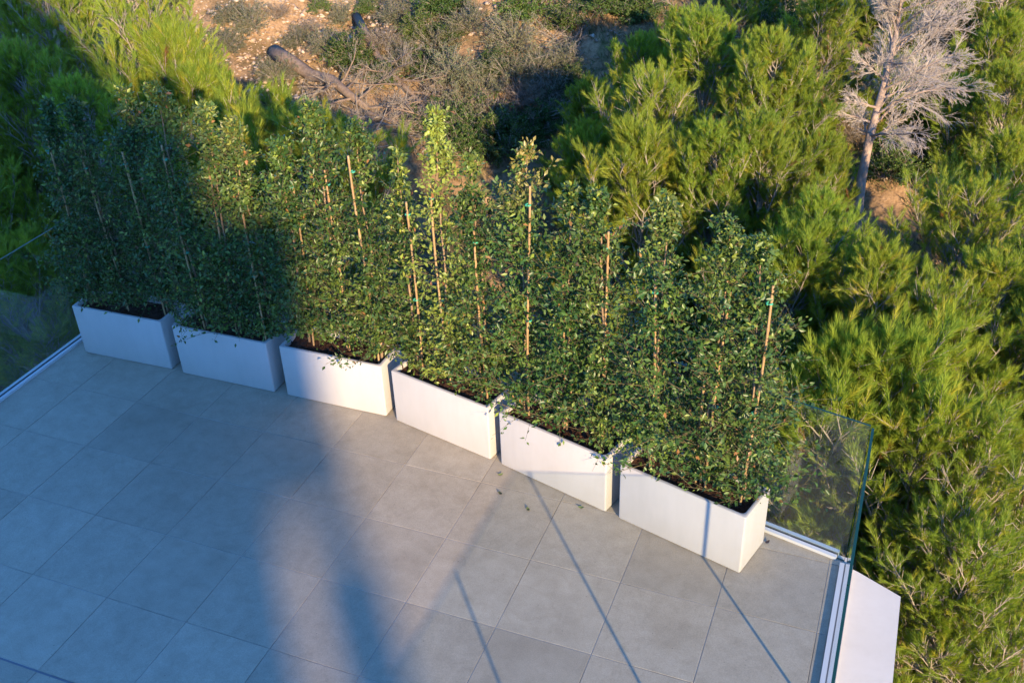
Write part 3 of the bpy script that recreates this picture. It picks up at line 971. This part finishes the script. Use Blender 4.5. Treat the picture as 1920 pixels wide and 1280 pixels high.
# standing dead pine
rng = np.random.default_rng(4)
b0 = at(1606, 430, 13.0); top = at(1705, -120, 13.6)
base = np.array([b0.x, b0.y, tz(b0.x, b0.y) - .1]); 
lowp = np.array(b0); d0 = unit(np.array(top) - lowp)
segs = []
P0 = lowp - d0 * ((lowp[2] - base[2]) / d0[2]); Lt = np.linalg.norm(np.array(top) - P0)
nn = 9; pts = [P0 + d0 * Lt * k / nn + np.array([.05 * math.sin(k * 1.1), .03 * math.cos(k * 1.7), 0]) * (k > 0) for k in range(nn + 1)]
for k in range(nn): segs.append((pts[k], pts[k + 1], .095 * (1 - .88 * k / nn), .095 * (1 - .88 * (k + 1) / nn), 0))
spec = dict(wig=.13, droop=-.015, levels=4, n=[0, 12, 8, 6], start=[0, .12, .08, .05], fwd=1.15, spread=.70, lift=.10, ratio=[0, .50, .60, .62])
for k in range(36):
    s = .52 + .46 * (k + rng.random()) / 36
    i = min(nn - 1, int(s * nn)); b = pts[i] + (pts[i + 1] - pts[i]) * (s * nn - i)
    az = k * 2.4 + rng.normal(0, .3)
    el = rng.uniform(.3, 1.0)
    rt = np.array(right); bias = unit(rt * np.array([1, 1, 0]))
    d = unit(np.array([math.cos(az) * math.cos(el), math.sin(az) * math.cos(el), math.sin(el)]) + bias * .22)
    Lb = np.interp(s, [.5, .6, .8, 1], [.62, .85, .88, .5]) * rng.uniform(.75, 1.2) * (1.15 if d @ bias > 0 else .75)
    sp = dict(spec)
    if s < .62: sp['droop'] = -.10
    grow(rng, segs, b, d, Lb, .017, 1, sp)
root = empty('dead_pine_tree', tuple(P0))
tag(root, 'tall leafless grey dead pine with fine twigs standing at the upper right', 'dead tree')
tm, cm = seg_meshes(segs, 1, M['dead_bark'], M['dead_wood'])
inv = Matrix.Translation(-Vector(P0))
tm.transform(inv); cm.transform(inv)
link('trunk', tm, root); c = link('crown', cm, root); c['kind'] = 'stuff'

def on_ground(u, v, dz=0.0):
    w = (fwd + right * ((u - 960) / 1932.) - up * ((v - 640) / 1932.)).normalized()
    d = 6.0
    while d < 40:
        p = CAM + w * d
        if p.z < tz(p.x, p.y) + dz: return np.array(p)
        d += .03
    return np.array(p)

def fallen(name, label, px, radius, branches, seed, spec_over, cut=True):
    rng = np.random.default_rng(seed)
    pts = [on_ground(u, v, radius * .8 + h) for (u, v, h) in px]
    pts = np.array(pts); n = len(pts)
    rad = np.interp(np.arange(n), [0, n - 1], [radius, radius * .35])
    root = empty(name, tuple(pts[0]))
    tag(root, label, 'fallen tree')
    o = pts[0]
    link('trunk', tri_mesh('trunk', *path_tube(pts - o, rad, 10), M['log_bark'], smooth=True), root)
    if cut:
        t = unit(pts[0] - pts[1]); a = unit(np.cross(t, [0, 0, 1.])); b = np.cross(t, a)
        th = np.arange(12) * 2 * np.pi / 12
        ring = t * .004 + (np.cos(th)[:, None] * a + np.sin(th)[:, None] * b) * radius * .93
        V = np.vstack([ring, t * .004]); F = np.array([(12, i, (i + 1) % 12) for i in range(12)])
        link('cut_face', tri_mesh('cut_face', V, F, M['cut_wood']), root)
    segs = []
    spec = dict(wig=.12, droop=-.03, levels=4, n=[0, 7, 6, 5], start=[0, .1, .1, .1], fwd=.8, spread=.8, lift=.12, ratio=[0, .5, .5, .5], floor=tz)
    spec.update(spec_over)
    axis_ = unit(pts[-1] - pts[0])
    for k in range(branches):
        s = .5 + .5 * (k + rng.random()) / branches
        i = min(n - 2, int(s * (n - 1))); b = pts[i] + (pts[i + 1] - pts[i]) * (s * (n - 1) - i)
        d = unit(axis_ * .7 + rng.normal(0, .8, 3) * np.array([1, 1, .6]) + np.array([0, 0, .25]))
        grow(rng, segs, b, d, rng.uniform(.5, 1.0), .022, 1, spec)
    tm, cm = seg_meshes(segs, 1, M['log_bark'], M['brush_wood'])
    inv = Matrix.Translation(-Vector(o)); tm.transform(inv); cm.transform(inv)
    link('bough', tm, root); c = link('crown', cm, root); c['kind'] = 'stuff'
    return root
fallen('fallen_tree', 'thick fallen brown pine trunk with a forked end on the ochre slope',
       [(514, 98, .03), (548, 118, .06), (585, 142, .10), (622, 150, .12), (655, 178, .10), (690, 205, .06)], .13, 8, 31, {})
fallen('fallen_tree', 'slender fallen pine trunk higher on the slope with a brushy dead crown',
       [(668, 30, .03), (690, 70, .04), (710, 110, .06), (735, 140, .08), (775, 180, .08), (820, 235, .06)], .075, 11, 32, {'lift': .2})
# stubby fork of the thick trunk, sawn short
fallen('sawn_branch', 'short sawn branch with orange cut end below the thick fallen trunk',
       [(682, 208, .10), (700, 216, .08), (730, 226, .04), (770, 240, .03)], .045, 8, 33, {})

def brush(px, seed, label, size=1.0, nb=16):
    rng = np.random.default_rng(seed); c0 = on_ground(*px)
    segs = []
    spec = dict(wig=.14, droop=-.03, levels=3, n=[0, 7, 5], start=[0, .1, .1], fwd=.8, spread=.8, lift=.1, ratio=[0, .5, .55], floor=tz)
    for k in range(nb):
        az = rng.random() * 6.28
        grow(rng, segs, c0 + np.append(rng.normal(0, .22 * size, 2), .05), unit(np.array([math.cos(az), math.sin(az), rng.uniform(.1, .7)])), rng.uniform(.4, .9) * size, .010, 1, spec)
    tm, cm = seg_meshes(segs, 1, M['brush_wood'], M['brush_wood'])
    root = empty('brush_pile', tuple(c0)); inv = Matrix.Translation(-Vector(c0)); tm.transform(inv); cm.transform(inv)
    tag(root, label, 'brush pile', 'piles of dead branches on the slope')
    c = link('branch_mass', tm, root); c['kind'] = 'stuff'; c = link('twig_mass', cm, root); c['kind'] = 'stuff'
brush((690, 240), 41, 'pile of grey dead branches in shadow below the sawn branch')
brush((790, 270), 42, 'pile of grey dead twigs in shadow above the yellow-green hedge tree')
brush((1065, 90), 45, 'brown brushwood left of the bright pine at the top')
brush((1000, 215), 46, 'low brown dry brush just above the bronze hedge tree', .8)
brush((1270, 75), 47, 'shaded grey brushwood between the pines at the top', .9)
brush((560, 200), 48, 'grey twigs beneath the fork of the thick trunk', .8)

# ================================================================== shrubs
def shrub_mesh(seed, kind):
    rng = np.random.default_rng(seed)
    Rr, Hh = .45, .5
    ns = 70
    az = rng.random(ns) * 6.28; el = np.arccos(rng.random(ns) * .95)
    el = np.pi / 2 - el
    D = np.stack([np.cos(az) * np.cos(el) * Rr, np.sin(az) * np.cos(el) * Rr, np.abs(np.sin(el)) * Hh + .1], 1) * rng.uniform(.7, 1.1, (ns, 1))
    B = rng.normal(0, .04, (ns, 3)) * np.array([1, 1, 0]); Tn = B + D
    Mid = B + D * .5 + np.array([0, 0, .04])
    st = join([tubes(B, Mid, np.full(ns, .006), np.full(ns, .004), 3), tubes(Mid, Tn, np.full(ns, .004), np.full(ns, .002), 3)])
    S = 6
    s = rng.uniform(.35, 1, (ns, S)); B2 = (B[:, None] + (Tn - B)[:, None] * s[..., None]).reshape(-1, 3)
    D2 = unit(np.repeat(unit(D), S, 0) + rng.normal(0, .6, (ns * S, 3))); T2 = B2 + D2 * rng.uniform(.06, .16, (ns * S, 1))
    st = join([st, tubes(B2, T2, np.full(ns * S, .0025), np.full(ns * S, .0015), 3)])
    m_ = {'sage': 11, 'mastic': 16, 'dry': 7}[kind]
    pos = (B2[:, None] + (T2 - B2)[:, None] * rng.uniform(.1, 1.15, (ns * S, m_))[..., None]).reshape(-1, 3) + rng.normal(0, .012, (ns * S * m_, 3))
    dr = unit(np.repeat(D2, m_, 0) * .7 + rand_dir(rng, len(pos)))
    L = rng.uniform(*{'sage': (.025, .05), 'mastic': (.025, .045), 'dry': (.04, .09)}[kind], len(pos))
    W = L * {'sage': .28, 'mastic': .5, 'dry': .08}[kind]
    V, F = leaves(pos, dr, rand_dir(rng, len(pos)) + np.array([0, 0, .8]), L, W)
    pal = {'sage': ([.11, .125, .065], [.17, .18, .10]), 'mastic': ([.045, .09, .018], [.10, .16, .03]), 'dry': ([.20, .15, .10], [.30, .24, .17])}[kind]
    u = rng.random((len(pos), 1)); c = np.array(pal[0]) * (1 - u) + np.array(pal[1]) * u
    return tri_mesh('crown', V, F, M['shrub'], np.repeat(c, 4, 0)), tri_mesh('stem_mass', *st, M['twig'] if kind != 'mastic' else M['pine_bark'])
SH = {k: [shrub_mesh(60 + 3 * i + j, k) for j in range(2)] for i, k in enumerate(('sage', 'mastic', 'dry'))}
def shrub(u, v, kind, s, label):
    p = on_ground(u, v)
    cm, sm = SH[kind][int(u + v) % 2]
    root = empty('shrub', (p[0], p[1], p[2] - .03), (u * 7 + v) % 6.28)
    root.scale = (s, s, s * .9)
    tag(root, label, 'shrub', {'sage': 'grey-green shrubs on the slope', 'mastic': 'green leafy shrubs on the slope', 'dry': 'dry brown bushes on the slope'}[kind])
    c = link('crown', cm, root); c['kind'] = 'stuff'
    t = link('stem_mass', sm, c); t['kind'] = 'stuff'
SHR = [
 (660, 118, 'mastic', 1.0, 'rounded bright green shrub between the two fallen trunks'),
 (475, 55, 'sage', .95, 'grey-green mound in the middle of the bare ochre patch'),
 (420, 95, 'sage', .85, 'grey-green shrub at the left border of the ochre patch'),
 (395, 130, 'sage', .8, 'grey shrub left of the thick fallen trunk'),
 (560, 85, 'sage', .7, 'dark green tuft just above the thick trunk'),
 (600, 20, 'mastic', .5, 'small green herb tuft at the top of the ochre slope'),
 (690, 20, 'mastic', .5, 'small green tuft right of the slender log butt'),
 (745, 40, 'sage', .8, 'grey-green bush right of the slender log'),
 (785, 65, 'mastic', .8, 'olive green bush beyond the slender log'),
 (830, 20, 'mastic', 1.1, 'dark green shrub at the top edge, centre'),
 (880, 55, 'sage', .9, 'grey bush left of the yellow soil gully'),
 (820, 100, 'sage', 1.0, 'loose olive shrub left of the gully, upper'),
 (850, 150, 'sage', 1.05, 'blue-grey feathery shrub in the centre of the slope'),
 (900, 175, 'sage', .9, 'olive shrub just right of the feathery grey one'),
 (960, 90, 'sage', 1.1, 'large grey-green shrub right of the yellow soil gully'),
 (990, 30, 'mastic', 1.1, 'dark shrub at the top right of the gully'),
 (955, 150, 'sage', .9, 'olive shrub below the gully mouth'),
 (1010, 140, 'sage', .8, 'grey-green shrub beside the brown brushwood'),
 (930, 225, 'dry', 1.0, 'pinkish dry bush above the hedge, left one'),
 (980, 200, 'dry', 1.0, 'pinkish dry bush above the hedge, right one'),
 (870, 215, 'sage', .9, 'olive shrub above the dark hedge gap'),
 (905, 262, 'mastic', 1.2, 'upright green shrub right behind the hedge centre'),
 (950, 290, 'mastic', 1.1, 'dark green shrub behind the bronze hedge tree'),
 (870, 290, 'mastic', 1.0, 'green shrub behind the yellow-green hedge tree'),
 (1060, 55, 'mastic', .9, 'green bush at the top beside the bright pine'),
 (1080, 160, 'mastic', .7, 'dark leafy bush left of the bright pine foot'),
 (1040, 230, 'mastic', .8, 'small bright bush at the left foot of the pines'),
 (1130, 20, 'mastic', 1.0, 'dark shrub at the top edge behind the bright pine'),
 (1200, 30, 'mastic', 1.0, 'olive shrub at the top edge, right of the dark one'),
 (1780, 330, 'mastic', 1.0, 'dark leafy bush in the deep shade right of the dead tree'),
 (1860, 380, 'mastic', 1.0, 'dark leafy bush near the right edge in shade'),
 (1590, 260, 'dry', .7, 'reddish dry bush left of the dead tree trunk'),
 (720, 90, 'dry', .8, 'dry twiggy bush beside the slender log'),
 (760, 120, 'sage', .8, 'grey bush under the slender log crown'),
 (1660, 60, 'mastic', 1.3, 'dark leafy shrub seen through the dead tree crown'),
 (1760, 40, 'mastic', 1.2, 'green shrub at the top edge behind the dead tree'),
 (1860, 100, 'mastic', 1.2, 'green leafy shrub at the right edge near the top'),
 (1740, 230, 'mastic', 1.0, 'dark shrub under the right branches of the dead tree'),
 (1660, 330, 'mastic', 1.0, 'dark shrub at the right foot of the dead tree'),
 (640, 40, 'sage', .7, 'small grey tuft between ochre patch and slender log'),
 (520, 150, 'sage', .8, 'grey-green tuft under the butt of the thick trunk'),
 (610, 95, 'sage', .8, 'grey-green bush just above the fork of the thick trunk'),
 (800, 140, 'mastic', .8, 'green bush at the right of the slender log crown'),
 (840, 75, 'mastic', .7, 'small olive bush above the feathery grey shrub'),
 (930, 130, 'mastic', .7, 'small green bush at the mouth of the gully'),
 (900, 235, 'sage', .9, 'grey-green bush between the pinkish dry bushes and the hedge'),
 (1000, 250, 'mastic', .9, 'leafy green bush right of the pinkish dry bushes'),
 (1035, 180, 'sage', .9, 'grey-green bush left of the grove, upper'),
 (1060, 130, 'sage', .9, 'grey-green bush against the brown brushwood'),
 (720, 150, 'mastic', .6, 'small green sprig beneath the slender log'),
 (430, 40, 'sage', .7, 'grey tuft near the top left of the ochre patch'),
 (520, 30, 'dry', .5, 'dry brown tuft at the top of the ochre patch'),
 (580, 60, 'dry', .5, 'dry brown tuft in the middle of the stones'),
 (820, 250, 'mastic', .9, 'dark green bush left of the shaded twig pile'),
 (1480, 70, 'mastic', 1.3, 'broad leafy shrub among the far pines'),
]
for a in SHR: shrub(*a)

# ================================================================== unseen house added towards the sun, shaped to throw the long shade
def house():
    perp = (-SUN_AZ[1], SUN_AZ[0]); d0 = 33.0
    rise = math.tan(SUN_EL)
    root = empty('shade_house', (SUN_AZ[0] * d0, SUN_AZ[1] * d0, 0), math.atan2(SUN_AZ[1], SUN_AZ[0]))
    tag(root, 'unseen white house added behind the viewpoint, shaped to throw the long shade', 'house')
    # local x = away from the terrace, local y = to the right as seen from the terrace towards... (perp)
    z = lambda v: v + d0 * rise
    zb = 2.0
    def slab_profile(mb, prof, x0, x1):
        n = len(prof); b = len(mb.v)
        mb.v += [(x0, u, zz) for (u, zz) in prof] + [(x1, u, zz) for (u, zz) in prof]
        mb.f.append(tuple(b + i for i in range(n))); mb.f.append(tuple(b + n + i for i in reversed(range(n)))); mb.m += [0, 0]
        for i in range(n):
            k = (i + 1) % n
            mb.f.append((b + i, b + n + i, b + n + k, b + k)); mb.m.append(0)
    w = MB(); w.box(0, 9, -16, -.22, zb, z(.05))
    link('wall', w.mesh('wall', M['wall']), root)
    up_ = MB(); up_.box(-.05, 9, -16.05, -.22, z(.05), z(1.95)); up_.box(-.05, .45, -.22, .42, z(.05), z(1.95))  # shallow wing added for the step in the shade outline
    link('upper_storey', up_.mesh('upper_storey', M['wall']), root)
    gb = MB(); slab_profile(gb, [(-16, z(1.951)), (-.13, z(1.951)), (-.13, z(2.6)), (-.8, z(2.98)), (-1.4, z(3.9)), (-3.2, z(5.6)), (-16, z(5.6))], 0, 9)  # roof profile drawn to follow the upper edge of the shade
    link('gable', gb.mesh('gable', M['wall']), root)
    ch = MB(); ch.box(.1, .7, -.44, -.20, z(2.5), z(3.12))  # block shaped for the pointed tip of the shade
    link('chimney', ch.mesh('chimney', M['wall']), root)
    pr = MB(); pr.box(.3, .72, .06, .44, zb, z(-.06))  # unseen pier added to cast the dark column on the floor
    link('shade_pier', pr.mesh('shade_pier', M['wall']), root)
house()
